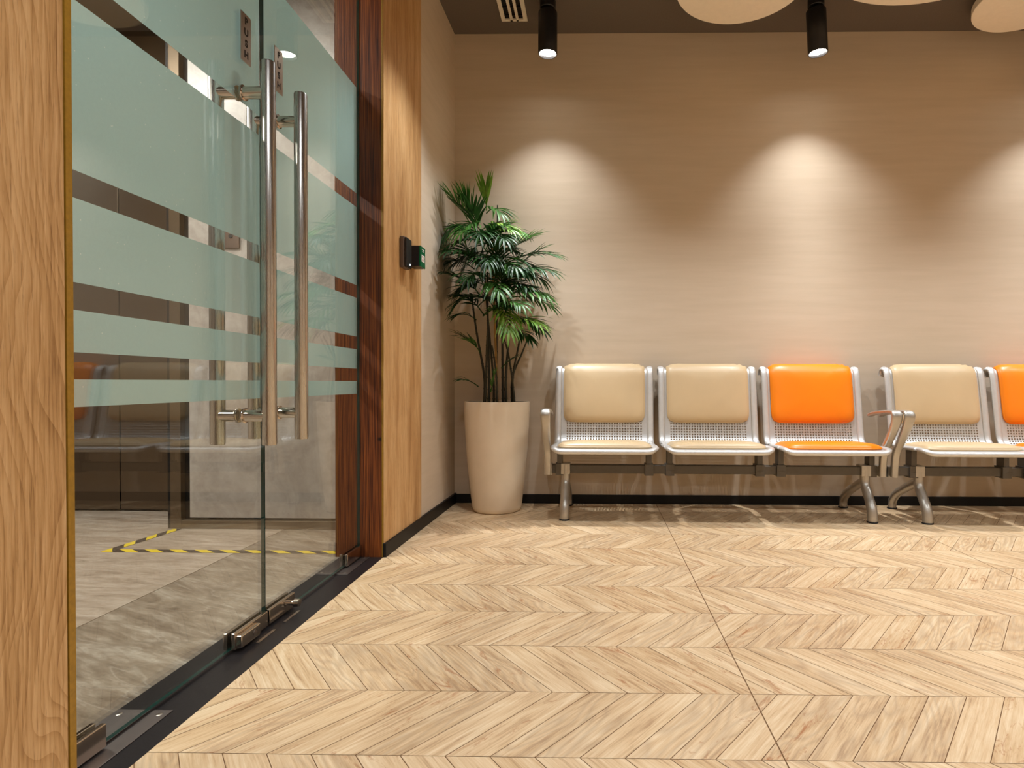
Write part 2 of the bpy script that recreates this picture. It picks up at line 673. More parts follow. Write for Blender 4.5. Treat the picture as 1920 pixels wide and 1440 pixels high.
BLKINK = plain('black_ink', srgb(24, 20, 18), 0.6)
LAMP = emit('lamp_lens', (1.0, 0.93, 0.84), 30.0)
LED = emit('white_led', (0.8, 0.9, 1.0), 4.0)

# ------------------------------------------------------------------ the room shell
CEIL_Z = 3.163


def back_y(x):          # the back wall runs square to the door wall
    return 3.968


def left_x(y):          # room face of the left wall
    return -0.985 + (y - 2.716) * (0.985 - 0.950) / (3.985 - 2.716)


XR, YF = 4.6, -2.6      # right and front walls, out of the frame
XF = -0.985             # room face of the door wall
XG0, XG1 = -1.106, -1.094   # glass
XO = -1.21              # lobby face of the door wall
YJ, YN = 2.716, 1.095   # far jamb, near jamb

# chevron tiles: every plank its own face with a hairline joint
m = MB()
m.face([(-0.99, YF, -0.0009), (XR, YF, -0.0009), (XR, 4.1, -0.0009), (-0.99, 4.1, -0.0009)], mi=0)
ROW, PL, SL = 0.2705, 0.0986, 0.80
Y0, XA = 1.271, -0.503
J = 0.0012
seams = [0.4165 + 1.366 * k for k in (-3, 0, 1, 2, 3)]


def clip(poly, uv, x0, x1):
    for sgn, lim in ((1, x0), (-1, x1)):
        np_, nu = [], []
        for i in range(len(poly)):
            a, b = poly[i], poly[(i + 1) % len(poly)]
            ua, ub = uv[i], uv[(i + 1) % len(poly)]
            ia, ib = sgn * (a[0] - lim) >= 0, sgn * (b[0] - lim) >= 0
            if ia:
                np_.append(a)
                nu.append(ua)
            if ia != ib:
                k = (lim - a[0]) / (b[0] - a[0])
                np_.append((lim, a[1] + k * (b[1] - a[1])))
                nu.append((ua[0] + k * (ub[0] - ua[0]), ua[1] + k * (ub[1] - ua[1])))
        poly, uv = np_, nu
        if len(poly) < 3:
            return None, None
    return poly, uv


rp = random.Random(3)
tones = {}
k0 = int(math.floor((YF - Y0) / ROW))
k1 = int(math.ceil((4.05 - Y0) / ROW))
for k in range(k0, k1):
    ya, yb = Y0 + k * ROW + J * .7, Y0 + (k + 1) * ROW - J * .7
    s = SL if k % 2 == 0 else -SL
    dx = s * ROW
    xb = XA + (-dx if k % 2 == 0 else 0)       # lower boundary phase
    for i in range(-10, 60):
        x0 = xb + i * PL + J
        x1 = xb + (i + 1) * PL - J
        poly = [(x0, ya), (x1, ya), (x1 + dx, yb), (x0 + dx, yb)]
        L = math.hypot(dx, ROW)
        w = PL * ROW / L
        sh = s / abs(s) * PL * abs(dx) / L
        uv = [(0, 0), (sh, w), (L + sh, w), (L, 0)]
        key = (i, k % 2, (k // 6))
        if key not in tones:
            tones[key] = (rp.random(), rp.random(), rp.random())
        for a, b in zip(seams[:-1], seams[1:]):
            p, u = clip(poly, uv, max(a + .0016, XF), min(b - .0016, XR))
            if p:
                m.face([(x, y, 0) for x, y in p], uv=u, mi=1, col=tones[key])
struct(m.build('floor', [GROOVE, PLANK], merge=False))

m = MB()
m.box(XF - .002, XR + .1, YF - .1, 4.2, CEIL_Z, CEIL_Z + .08)
struct(m.build('ceiling', CEIL))

m = MB()
m.prism([(-1.21, back_y(-1.21)), (XR, back_y(XR)), (XR, 4.25), (-1.21, 4.25)], 0, CEIL_Z + .02)
struct(m.build('wall_back', PLASTER))

m = MB()
m.prism([(XO, YJ + .02), (left_x(YJ + .02), YJ + .02), (left_x(4.0), 4.0), (XO, 4.0)], 0, CEIL_Z + .02)
struct(m.build('wall_left', PLASTER))

YOAK = 3.255
m = MB()
m.prism([(left_x(YJ) - .001, YJ), (left_x(YJ) + .004, YJ), (left_x(YOAK) + .004, YOAK), (left_x(YOAK) - .001, YOAK)], 0, CEIL_Z)
o = m.build('trim_1', OAK2)
tag(struct(o), 'pale oak cladding strip between the dark door jamb and the plaster', None)

m = MB()
m.box(XR, XR + .1, YF - .1, 4.2, 0, CEIL_Z)
struct(m.build('wall_right', PLASTER))
m = MB()
m.box(-1.3, XR + .1, YF - .1, YF, 0, CEIL_Z)
struct(m.build('wall_front', PLASTER))

# near oak pier on the left edge of the view
m = MB()
m.box(XO, XF, YF, YN - .017, 0, CEIL_Z)
struct(m.build('wall_door_side', OAK, bevel=.002))
m = MB()
m.box(XO + .02, XF - .012, YN - .017, YN - .013, 0, CEIL_Z)
struct(m.build('trim_2', BLACK))
m = MB()
m.box(XF - .03, XF - .001, YN - .013, YN + .001, 0, CEIL_Z)
struct(m.build('trim_3', OLIVE))
m = MB()
m.box(XO, XF - .03, YN - .017, YN + .001, 0, CEIL_Z)
struct(m.build('trim_4', MAHOG))
# far jamb
m = MB()
m.box(XO, XF - .006, YJ, YJ + .022, 0, CEIL_Z)
struct(m.build('trim_5', MAHOG))
m = MB()
m.box(XF - .006, XF + .001, YJ - .002, YJ + .02, 0, CEIL_Z)
struct(m.build('trim_6', OLIVE))
# header over the doors
m = MB()
m.box(XO, XF - .006, YN, YJ, 2.74, CEIL_Z)
struct(m.build('trim_7', MAHOG))
# threshold
m = MB()
m.box(-1.185, XF, YN - .1, YJ + .003, -.05, 0.0005)
struct(m.build('trim_8', BSTONE))
# skirting
m = MB()
m.prism([(-.96, back_y(-.96) - .012), (XR, back_y(XR) - .012), (XR, back_y(XR) + .002), (-.96, back_y(-.96) + .002)], 0, .06)
struct(m.build('baseboard_back', BLACK, bevel=.002))
m = MB()
m.prism([(left_x(YJ) - .002, YJ - .004), (left_x(YJ) + .014, YJ - .004), (left_x(3.985) + .014, 3.985), (left_x(3.985) - .002, 3.985)], 0, .066)
struct(m.build('baseboard_left', BLACK, bevel=.002))

# ------------------------------------------------------------------ elevator lobby beyond the glass
LC = 3.0
m = MB()
m.box(-5.0, -1.72, -2.0, 4.2, -.05, -.0004)
struct(m.build('floor_lobby_far', FLOORB))
m = MB()
m.box(-1.715, -1.185, -2.0, 3.4, -.05, 0)
struct(m.build('floor_lobby_near', FLOORA))
YM, YE = 3.215, 3.64
XM = -2.372             # edge of the marble-clad wall
m = MB()
m.box(-5.0, XO, -2.0, 4.2, LC, LC + .08)
struct(m.build('ceiling_lobby', CEIL))
m = MB()
m.box(XM + .123, XO, YM + .006, YM + .04, .062, LC)
struct(m.build('wall_lobby_marble', MARBLE))
m = MB()          # black recess around the marble and bronze frame outside it
m.box(XM + .02, XO, YM + .035, YM + .10, 0, LC)
struct(m.build('wall_lobby_recess', BLACK))
m = MB()
m.box(XM + .016, XM + .077, YM, YM + .06, 0, LC)
m.box(XM + .077, XO, YM, YM + .05, 0, .046)
struct(m.build('trim_9', BRONZE, bevel=.002))
m = MB()
m.box(XM, XM + .016, YM + .004, YE + .1, 0, LC)
struct(m.build('trim_10', BLACK))
m = MB()
m.box(-5.0, XM + .02, YE + .03, YE + .12, 0, LC)
struct(m.build('wall_lobby_back', BLACK))
m = MB()
m.box(-5.1, -5.0, -2, 4.2, 0, LC)
struct(m.build('wall_lobby_left', MARBLE))
m = MB()
m.box(-5.0, XO, -2.1, -2.0, 0, LC)
struct(m.build('wall_lobby_front', MARBLE))
# elevator doors: two leaves with a dark seam
XS = onx = -2.985
d3 = empty('door_3', (XS, YE, 0))
for a, b in ((XS + .004, XM - .004), (XS - .62, XS - .004)):
    m = MB()
    m.box(a, b, YE, YE + .03, .012, LC - .4)
    fit(m.build('door_panel', ELEV, bevel=.003), d3)
m = MB()
m.box(-4.4, XM, YE - .002, YE + .03, LC - .4, LC)
fit(m.build('lintel', BRONZE), d3)
m = MB()
m.box(-4.4, XS - .63, YE - .002, YE + .03, 0, LC - .4)
fit(m.build('jamb', BRONZE), d3)
struct(d3)
tag(d3, 'dark bronze elevator doors beyond the glass, closed', None)

# call panel
r0 = empty('call_panel', (-2.0, YM + .012, 1.64))
m = MB()
m.box(-2.055, -1.962, YM - .004, YM + .012, 1.555, 1.78)
fit(m.build('face_plate', mat_steel('call_plate_steel', srgb(128, 110, 100), .35), bevel=.002), r0)
m = MB()
for z in (1.62, 1.69):
    M = Matrix.Translation((-2.008, YM - .004, z)) @ Matrix.Rotation(math.pi / 2, 4, 'X')
    m2 = MB()
    m2.lathe([(0.0001, .004), (.010, .004), (.012, .002), (.012, -.002)], 0, 0, 20, M=M)
    fit(m2.build('button', DARKBOX), r0)
tag(r0, 'steel elevator call panel on the grey marble wall, seen through the glass', 'call panel')

# hazard tape on the lobby floor: an L with a mitred corner
W = .045
m = MB()
P0, PC, P1 = (-2.34, YM - .01), (-2.365, 2.79), (-1.215, 2.785)
tp = empty('floor_tape', (-2.365, 2.79, 0))
m.face([(-2.365, 2.765, .0012), (-1.212, 2.765, .0012), (-1.212, 2.765 + W, .0012), (-2.365, 2.765 + W, .0012)],
       uv=[(0, 0), (9.4, 0), (9.4, .55), (0, .55)])
fit(m.build('long_strip', TAPE, solid=.0006), tp)
m = MB()
m.face([(-2.365, 2.765, .0018), (-2.365 + W, 2.765 + W * .3, .0018), (-2.33 + W, YM - .012, .0018), (-2.33, YM - .012, .0018)],
       uv=[(0, 0), (0, .5), (3.3, .5), (3.3, 0)])
fit(m.build('short_strip', TAPE, solid=.0006), tp)
tag(tp, 'yellow and black striped tape stuck in an angle on the stone floor beyond the glass', 'floor tape')

# ------------------------------------------------------------------ glass doors
YMID = 1.927
BANDS = [(.764, .823), (.881, .971), (1.030, 1.209), (1.268, 1.629), (1.693, 2.18)]


def cylx(m, x0, x1, y, z, r, seg=24):
    m.tube([(x0, y, z), (x1, y, z)], r, seg)


def text_obj(ch, parent, root, x, y, z, h):
    cu = bpy.data.curves.new('letter', 'FONT')
    cu.body = ch
    cu.size = h
    cu.align_x = 'CENTER'
    cu.align_y = 'CENTER'
    cu.extrude = .0004
    cu.offset = .0012
    cu.materials.append(BLKINK)
    o = bpy.data.objects.new('letter', cu)
    C.objects.link(o)
    # stand the letter up, facing the room (+X)
    Mx = Matrix.Translation((x, y, z)) @ Matrix.Rotation(math.pi / 2, 4, 'Z') @ Matrix.Rotation(math.pi / 2, 4, 'X')
    o.parent = parent
    o.matrix_parent_inverse = Matrix.Translation(-root.location)
    o.matrix_basis = Mx
    return o


def glass_door(name, y0, y1, yh, yp, lock, label):
    root = empty(name, (-1.1, y0, 0))
    m = MB()
    m.box(XG0, XG1, y0, y1, .010, 2.735)
    for i in range(6):
        # edges and ends of the pane show the green of the glass
        m.mi[i] = 0 if i in (0, 1) else 1
    pane = fit(m.build('glass_pane', [GLASS, EDGE]), root)
    for z0, z1 in BANDS:
        m = MB()
        m.box(XG0 - .0009, XG0 - .0003, y0 + .002, y1 - .002, z0, z1)
        fit(m.build('frosted_band', FROST), root)
    for side in (1, -1):
        xb = -1.1 + side * (.0870 if side > 0 else .0760)
        m = MB()
        m.tube([(xb, yh, .622), (xb, yh, .626), (xb, yh, 1.804), (xb, yh, 1.808)], [.0195, .0215, .0215, .0195], 32)
        bar = fit(m.build('pull_handle', STEEL), root)
        for z in (.713, 1.713):
            m = MB()
            cylx(m, xb, -1.1 + side * .006, yh, z, .0185)
            o = m.build('standoff', STEELX)
            o.parent = bar
            m = MB()
            m.tube([(-1.1 + side * .0061, yh, z), (-1.1 + side * .009, yh, z), (-1.1 + side * .0125, yh, z), (-1.1 + side * .0145, yh, z)],
                   [.0215, .0235, .0235, .0205], 32)
            o = m.build('collar', STEELX)
            o.parent = bar
    # push plate
    m = MB()
    m.box(XG1 + .0002, XG1 + .0035, yp, yp + .052, 1.814, 1.964)
    sg = fit(m.build('push_plate', PLATE, bevel=.001), root)
    for i, ch in enumerate('PUSH'):
        o = text_obj(ch, sg, root, XG1 + .0037, yp + .026, 1.941 - .0345 * i, .030)
        o.name = 'letter'
        o.matrix_parent_inverse = Matrix.Identity(4)
    # lock patch at the meeting edge, both faces
    for side in (1, -1):
        m = MB()
        a, b = (y1 - .182, y1 - .004) if lock == 'near' else (y0 + .004, y0 + .168)
        xs = sorted((-1.1 + side * .0062, -1.1 + side * .018))
        m.box(xs[0], xs[1], a, b, .008, .058)
        lk = fit(m.build('lock_patch', STEELX, bevel=.002), root)
        if side > 0:
            if lock == 'near':
                m = MB()
                m.box(-1.083, -1.064, a + .004, a + .105, .012, .050)
                o = m.build('lock_case', STEELX, bevel=.003)
                o.parent = lk
                m = MB()
                m.tube([(-1.064, a + .075, .031), (-1.0625, a + .075, .031)], .009, 20)
                o = m.build('key_cylinder', DULL)
                o.parent = lk
            else:
                m = MB()
                m.tube([(-1.082, b - .035, .033), (-1.066, b - .035, .033), (-1.066, b - .035, .033), (-1.048, b - .035, .033)],
                       [.009, .009, .014, .013], 20)
                o = m.build('thumb_turn', STEELX)
                o.parent = lk
    # pivot patch at the hinge edge
    for side in (1, -1):
        m = MB()
        a, b = (y0 + .006, y0 + .178) if lock == 'near' else (y1 - .165, y1 - .006)
        xs = sorted((-1.1 + side * .0062, -1.1 + side * .018))
        m.box(xs[0], xs[1], a, b, .008, .060)
        fit(m.build('pivot_patch', STEELX, bevel=.002), root)
    struct(root)
    tag(root, label, 'glass door')
    return root


glass_door('door_1', 1.100, YMID - .002, 1.811, 1.801, 'near',
           'nearer glass door leaf, its long steel handle left of the other')
glass_door('door_2', YMID + .002, YJ - .002, 2.011, 1.990, 'far',
           'farther glass door leaf, hinged at the dark red jamb')
for nm, y0, y1, lab in (('n', 1.13, 1.432, 'long dull steel cover plate in the black threshold, nearest the camera'),
                        ('f', 2.462, 2.712, 'dull steel cover plate in the black threshold at the foot of the dark red jamb')):
    r0 = empty('floor_plate', (-1.115, y0, 0.0005))
    m = MB()
    m.box(-1.184, -1.045, y0, y1, .0006, .0030)
    fit(m.build('plate', DULL, bevel=.0008), r0)
    for px, py in ((-1.065, y0 + .02), (-1.165, y0 + .02), (-1.065, y1 - .02), (-1.165, y1 - .02)):
        m = MB()
        m.lathe([(.0001, .0040), (.006, .0038), (.0075, .0030)], px, py, 16)
        fit(m.build('screw', PLATE), r0)
    tag(r0, lab, 'floor plate', 'pivot cover plates in the threshold')
for y, lab in ((1.86, 'thin steel strike slot in the threshold in front of the lock case'),
               (2.02, 'thin steel strike slot in the threshold in front of the thumb turn')):
    m = MB()
    m.box(-1.058, -1.048, y - .05, y + .05, .0004, .0024)
    tag(m.build('strike_plate', PLATE), lab, 'strike plate')

# ------------------------------------------------------------------ reader and green release box on the oak strip
XW = left_x(3.0) + .004
r0 = empty('card_reader', (XW, 2.955, 1.47))
m = MB()
m.box(XW, XW + .022, 2.915, 3.005, 1.392, 1.548, mi=0)
fit(m.build('housing', GREYBOX, bevel=.005), r0)
m = MB()
m.box(XW + .022, XW + .034, 2.918, 3.002, 1.396, 1.544)
fit(m.build('cover', DARKBOX, bevel=.006), r0)
M = Matrix.Translation((XW + .0345, 2.972, 1.414)) @ Matrix.Rotation(math.pi / 2, 4, 'Y')
m = MB()
m.lathe([(.0001, .001), (.004, .0008), (.005, -.001)], 0, 0, 16, M=M)
fit(m.build('indicator_light', LED), r0)
tag(r0, 'black access card reader on the oak strip beside the green box', 'card reader')

XW2 = left_x(3.1) + .004
r0 = empty('release_box', (XW2, 3.10, 1.48))
m = MB()
m.box(XW2, XW2 + .052, 3.055, 3.142, 1.424, 1.532)
fit(m.build('housing', DARKBOX, bevel=.003), r0)
m = MB()
m.box(XW2 + .0525, XW2 + .060, 3.055, 3.142, 1.424, 1.532)
cv = fit(m.build('cover', GREEN, bevel=.002), r0)
m = MB()
m.box(XW2 + .0601, XW2 + .0612, 3.072, 3.125, 1.452, 1.488)
fit(m.build('label_panel', LABEL), r0)
m = MB()
for y0, y1, z in ((3.076, 3.098, 1.478), (3.100, 3.120, 1.472), (3.080, 3.116, 1.462)):
    m.box(XW2 + .0612, XW2 + .0616, y0, y1, z - .002, z + .002)
fit(m.build('printed_marks', INK), r0)
m = MB()
for y0, y1, z in ((3.080, 3.118, 1.517), (3.085, 3.112, 1.508)):
    m.box(XW2 + .0601, XW2 + .0606, y0, y1, z - .0018, z + .0018)
fit(m.build('printed_lines', LABEL), r0)
tag(r0, 'green emergency door release box with white panel on the oak strip', 'release box')

# ------------------------------------------------------------------ ceiling things
def spotlight(x, y, tilt, label, watts, shown=True):
    root = empty('ceiling_spotlight', (x, y, CEIL_Z))
    m = MB()
    m.lathe([(.0001, 0), (.047, 0), (.048, -.002), (.048, -.066), (.044, -.070), (.0001, -.070)], 0, 0, 40)
    m.build('canopy', LAMPBLK, root)
    m = MB()
    m.tube([(0, 0, -.069), (0, 0, -.096)], .008, 16)
    m.build('joint', LAMPBLK, root)
    T = Matrix.Translation((0, 0, -.090)) @ Matrix.Rotation(math.radians(-tilt), 4, 'Y') @ Matrix.Rotation(math.radians(tilt * .5), 4, 'X')
    m = MB()
    m.lathe([(.0001, 0), (.056, 0), (.058, -.003), (.058, -.250), (.0565, -.252), (.053, -.252), (.052, -.249), (.048, -.236), (.0001, -.234)],
            0, 0, 48, M=T)
    m.build('housing', LAMPBLK, root)
    m = MB()
    m.lathe([(.0001, -.2410), (.030, -.2412), (.0455, -.2400), (.0455, -.2365)], 0, 0, 40, M=T)
    m.build('lens', LAMP, root)
    ld = beam('spot', watts, COL_WALL, sigma=11.5, flood=(28, 48))
    lo = bpy.data.objects.new('lamp_light', ld)
    C.objects.link(lo)
    lo.parent = root
    lo.matrix_local = T @ Matrix.Translation((0, 0, -.262))
    tag(root, label, 'spotlight', 'black spotlights along the back wall')
    return root


spotlight(*WALL_LAMPS[0], 'black cylinder spotlight above the potted palm', E_WALL)
spotlight(*WALL_LAMPS[1], 'black cylinder spotlight above the orange seat, between two round ceiling discs', E_WALL)
spotlight(*WALL_LAMPS[2], 'black cylinder spotlight past the right edge, above the second bench', E_WALL)
# downlights outside the view, some at the right and behind added for bounce light
for x, y in UNSEEN_LAMPS:
    ld = beam('downlight', E_ROOM if y > 2 else E_ROOM * (1.9 if (x > 3 or y < -1) else 1.5), COL_ROOM, flood=(34, 52) if y > 2 else (42, 66), radius=.03)
    lo = bpy.data.objects.new('downlight', ld)
    C.objects.link(lo)
    lo.location = (x, y, 2.82)
for x, y in ((-2.9, 2.1), (-2.9, 0.2), (-1.9, 2.4)):
    ld = bpy.data.lights.new('lobby_light', 'AREA')
    ld.energy = E_LOBBY if x < -2 else E_LOBBY * .4
    ld.color = COL_LOBBY
    ld.size = .35
    lo = bpy.data.objects.new('lobby_light', ld)
    C.objects.link(lo)
    lo.location = (x, y, LC - .03)

for cx, cy, r, lab in ((.817, 3.325, .366, 'round cream ceiling disc between the two black spotlights'),
                       (1.76, 2.82, .70, 'large cream ceiling disc cut by the top edge, right of the second spotlight'),
                       (2.551, 3.496, .30, 'small round cream ceiling disc at the top right corner')):
    root = empty('ceiling_disc', (cx, cy, CEIL_Z))
    m = MB()
    b = 3.05 - CEIL_Z
    m.lathe([(.0001, b + .045), (r - .002, b + .045), (r, b + .043), (r, b + .002), (r - .002, b), (.0001, b)], 0, 0, 96)
    m.build('disc', DISC, root)
    for k in range(3):
        a = k * 2.094 + .4
        m = MB()
        m.tube([(r * .6 * math.cos(a), r * .6 * math.sin(a), b + .044), (r * .6 * math.cos(a), r * .6 * math.sin(a), 0)], .006, 10)
        m.build('hanger', LAMPBLK, root)
    tag(root, lab, 'ceiling disc', 'round discs hung under the ceiling')

root = empty('air_vent', (-.524, 3.5, CEIL_Z))
m = MB()
xs = [-.608, -.582, -.552, -.534, -.513, -.495, -.466, -.440]
z0, z1 = CEIL_Z - .012, CEIL_Z
ya, yb = 3.06, 3.815
for a, b in ((0, 1), (2, 3), (4, 5), (6, 7)):
    m.box(xs[a], xs[b], ya, yb, z0, z1)
m.box(xs[1], xs[6], ya, ya + .02, z0, z1)
m.box(xs[1], xs[6], yb - .02, yb, z0, z1)
fit(m.build('frame', WHITE, bevel=.002), root)
for a, b in ((1, 2), (3, 4), (5, 6)):
    m = MB()
    m.box(xs[a], xs[b], ya + .02, yb - .02, z1 - .003, z1 - .001)
    for k in range(9):
        y = ya + .05 + k * .08
        m.box(xs[a], xs[b], y, y + .006, z0 + .003, z1 - .003)
    fit(m.build('slot', BLACK), root)
tag(root, 'white slotted air vent with three dark slots in the dark ceiling', 'air vent')

# ------------------------------------------------------------------ beam benches
PROF = smooth_path([(.012, .418), (.045, .433), (.12, .436), (.25, .430), (.35, .429), (.392, .440),
                    (.414, .468), (.425, .515), (.440, .60), (.460, .72), (.482, .84), (.497, .893), (.520, .916), (.546, .911), (.561, .893), (.563, .872)], 5)
PROF = [Vector((0, p[0], p[1])) for p in [(q.x, q.y) for q in PROF]]
ARC = [0.0]
for a, b in zip(PROF[:-1], PROF[1:]):
    ARC.append(ARC[-1] + (b - a).length)
SLEN = ARC[-1]


def prof(s):
    s = min(max(s, 0), SLEN)
    for i in range(len(ARC) - 1):
        if ARC[i + 1] >= s:
            k = (s - ARC[i]) / (ARC[i + 1] - ARC[i])
            p = PROF[i].lerp(PROF[i + 1], k)
            break
    t = (PROF[min(i + 2, len(PROF) - 1)] - PROF[max(i - 1, 0)]).normalized()
    return p, Vector((0, -t.z, t.y))     # normal towards the sitter


def s_at(d=None, z=None):
    for i, p in enumerate(PROF):
        if d is not None and i > 5 and p.y >= d:
            return ARC[i]
        if z is not None and p.y > .40 and p.z >= z:
            return ARC[i]


SW = .630
HWF = .298
BEAM_D, BEAM_Z = .235, .290


def pad(m, x, hw, s0, s1, t, n=7.0, lift=.001):
    mid, half = (s0 + s1) / 2, (s1 - s0) / 2
    rows = []
    for r in (0.02, .25, .45, .58, .67, .74, .79, .83, .87, .90, .93, .955, .975, .99, 1.0, 1.0):
        row = []
        for k in range(72):
            a = 2 * math.pi * k / 72
            ca, sa = math.cos(a), math.sin(a)
            q = (abs(ca) ** n + abs(sa) ** n) ** (-1 / n)
            u, v = r * q * ca, r * q * sa
            p, nn = prof(mid + v * half)
            h = t * (1 - r ** 9) ** .5 + .006 * math.exp(-((r - .2) ** 2) * 4)
            if len(rows) == 15:
                h = -.0
            elif r == 1.0:
                h = t * .30
            row.append(Vector((x + u * hw, p.y, p.z)) + nn * (h + lift))
        rows.append(row)
    m.grid(rows, closed=True)
    m.face(rows[0], smooth=True)


def seat_unit(root, x, leather, lab):
    """x: centre of the seat along the bench, in bench coordinates."""
    m = MB()
    ns = 80
    rows, uvs = [], []
    for i in range(ns + 1):
        s = .075 * i / 22 if i <= 22 else .075 + (SLEN - .075) * (i - 22) / (ns - 22)
        p, nn = prof(s)
        hw = HWF
        e = .06
        if s < e:
            hw -= .05 * (1 - math.sqrt(max(0, 1 - ((e - s) / e) ** 2)))
        rows.append([Vector((x + hw * u, p.y, p.z)) for u in [k / 12 - 1 for k in range(25)]])
        uvs.append([(hw * u, s) for u in [k / 12 - 1 for k in range(25)]])
    m.grid(rows, mi=0, uvs=uvs)
    # rolled rim round the sheet
    path = []
    for i in range(ns + 1):
        path.append(rows[ns - i][0] + Vector((.0, 0, 0)))
    for i in range(ns + 1):
        path.append(rows[i][-1])
    pp = [path[0]]
    for q in path[1:]:
        if (q - pp[-1]).length > .0015:
            pp.append(q)
    # flat rolled band: wide along the bench, thin across the sheet; round at the front lip
    n = len(pp)
    rr = []
    for i, p in enumerate(pp):
        t = (pp[min(i + 1, n - 1)] - pp[max(i - 1, 0)]).normalized()
        nn = Vector((0, -t.z, t.y)) if abs(t.x) < .6 else Vector((0, 0, 1))
        if abs(t.x) < .6 and nn.y > 0:
            nn = -nn
        if nn.length < .3:
            nn = Vector((0, 0, 1))
        nn = (nn - t * nn.dot(t)).normalized()
        sd = t.cross(nn).normalized()
        f = min(1, abs(t.x))
        rr.append([p + sd * (.021 - .006 * f) * math.cos(a) + nn * (.0125 + .003 * f) * math.sin(a) for a in (2 * math.pi * k / 16 for k in range(16))])
    m.grid(rr, mi=1, closed=True)
    m.face(list(reversed(rr[0])), mi=1)
    m.face(rr[-1], mi=1)
    m.tube([rows[-1][0], rows[-1][12], rows[-1][-1]], .0125, 12, mi=1)
    seat = m.build('seat', [PERF, ALU], root, merge=False)
    seat['label'] = lab
    c = MB()
    pad(c, x, .264, s_at(z=.548), SLEN - .002, .028, n=11)
    o = c.build('back_cushion', leather, seat, sharp=False)
    c = MB()
    pad(c, x, .278, .040, s_at(d=.335), .031, n=9)
    o = c.build('seat_cushion', leather, seat, sharp=False)
    for sx in (-1, 1):
        b = MB()
        bx = x + sx * .272
        b.box(bx - .025, bx + .027, BEAM_D - .040, BEAM_D + .040, BEAM_Z - .036, BEAM_Z + .034)
        b.box(bx - .016, bx + .016, BEAM_D - .034, BEAM_D + .034, BEAM_Z + .034, .424)
        b.box(bx - .0255, bx + .0275, BEAM_D - .041, BEAM_D + .041, BEAM_Z - .003, BEAM_Z - .001)
        b.build('bracket', BEAM, seat, bevel=.006)
    return seat


def armrest(root, x):
    m = MB()
    pts = smooth_path([(x, BEAM_D - .055, .262), (x, BEAM_D - .060, .33), (x, BEAM_D - .085, .42), (x, .045, .56), (x, .012, .622),
                       (x, .018, .648), (x, .05, .655), (x, .15, .650), (x, .27, .638), (x, .34, .622)], 5)
    n = len(pts)
    rows = []
    for i, p in enumerate(pts):
        t = (pts[min(i + 1, n - 1)] - pts[max(i - 1, 0)]).normalized()
        nn = Vector((0, -t.z, t.y))
        f = i / (n - 1)
        w = .020 + .010 * math.exp(-((f - .50) / .22) ** 2)
        h = .020 - .009 * min(1, f * 1.4)
        row = []
        for k in range(20):
            a = 2 * math.pi * k / 20
            ca, sa = math.cos(a), math.sin(a)
            row.append(p + Vector((w * math.copysign(abs(ca) ** .6, ca), 0, 0)) + nn * h * math.copysign(abs(sa) ** .6, sa))
        rows.append(row)
    m.grid(rows, closed=True)
    m.face(list(reversed(rows[0])))
    m.face(rows[-1])
    m.box(x - .024, x + .024, BEAM_D - .036, BEAM_D + .036, BEAM_Z - .034, BEAM_Z + .030)
    return m.build('armrest', ALUD, root)


def leg(root, x):
    m = MB()
    D = BEAM_D
    m.tube(smooth_path([(x, D - .014, BEAM_Z + .035), (x, D - .016, .245), (x, D - .026, .200), (x, D - .070, .140), (x, D - .108, .085), (x, D - .120, .040), (x, D - .121, .006)], 5),
           [.028] * 6 + [.027] * 6 + [.028] * 6 + [.029] * 6 + [.029] * 7, 20)
    m.tube(smooth_path([(x, D - .016, .225), (x, D + .04, .205), (x, D + .13, .165), (x, D + .235, .110), (x, D + .290, .055), (x, D + .298, .006)], 5),
           [.026] * 26, 20)
    m.box(x - .029, x + .029, D - .041, D + .041, BEAM_Z - .032, BEAM_Z + .036)
    lg = m.build('leg', ALUD, root, bevel=.005)
    for d in (D - .121, D + .298):
        m = MB()
        m.lathe([(.0001, .008), (.030, .008), (.031, .006), (.031, .001), (.029, 0), (.0001, 0)], x, d, 24)
        m.build('rubber_foot', RUBBER, lg)
    return lg


def bench(x0, y0, rot, colours, armL, armR, label):
    root = empty('beam_bench', (x0, y0, 0))
    root.rotation_euler = (0, 0, rot)
    L = 3 * SW + 2 * .04
    m = MB()
    m.box(-.045 + min(0, armL + .03), L + max(0.02, armR - L + .03), BEAM_D - .026, BEAM_D + .026, BEAM_Z - .026, BEAM_Z + .026)
    m.build('beam', BEAM, root, bevel=.004)
    for i, (c, lab) in enumerate(colours):
        seat_unit(root, SW / 2 + i * (SW + .04), c, lab)
    leg(root, .078)
    leg(root, L - .078)
    armrest(root, armL)
    armrest(root, armR)
    tag(root, label, 'bench', 'beam benches along the back wall')
    return root


bench(-.257, 3.372, -.010, [(TAN, 'tan padded seat'), (TAN, 'tan padded seat'), (ORANGE, 'orange padded seat')], -.028, 1.978,
      'aluminium beam bench with two tan seats and one orange seat, beside the palm')
bench(1.868, 3.335, -.010, [(TAN, 'tan padded seat'), (ORANGE, 'orange padded seat'), (TAN, 'tan padded seat')], -.085, 1.978,
      'aluminium beam bench cut by the right edge, a tan seat then an orange one')

# ------------------------------------------------------------------ potted palm
PX_, PY_ = -.625, 3.752
root = empty('potted_palm', (PX_, PY_, 0))
m = MB()
prof_pot = [(.0001, .0), (.140, .0), (.150, .006), (.158, .03), (.168, .12), (.182, .25), (.195, .40), (.204, .54), (.2075, .64), (.208, .690),
            (.206, .697), (.199, .698), (.194, .694), (.192, .640), (.190, .60)]
m.lathe(prof_pot, 0, 0, 72)
m.build('pot', POT, root)
m = MB()
m.lathe([(.0001, .672), (.08, .670), (.15, .664), (.193, .655)], 0, 0, 40)
m.build('soil', SOIL, root)

F_, PPX, PPY = 1100., 1098., 730.4


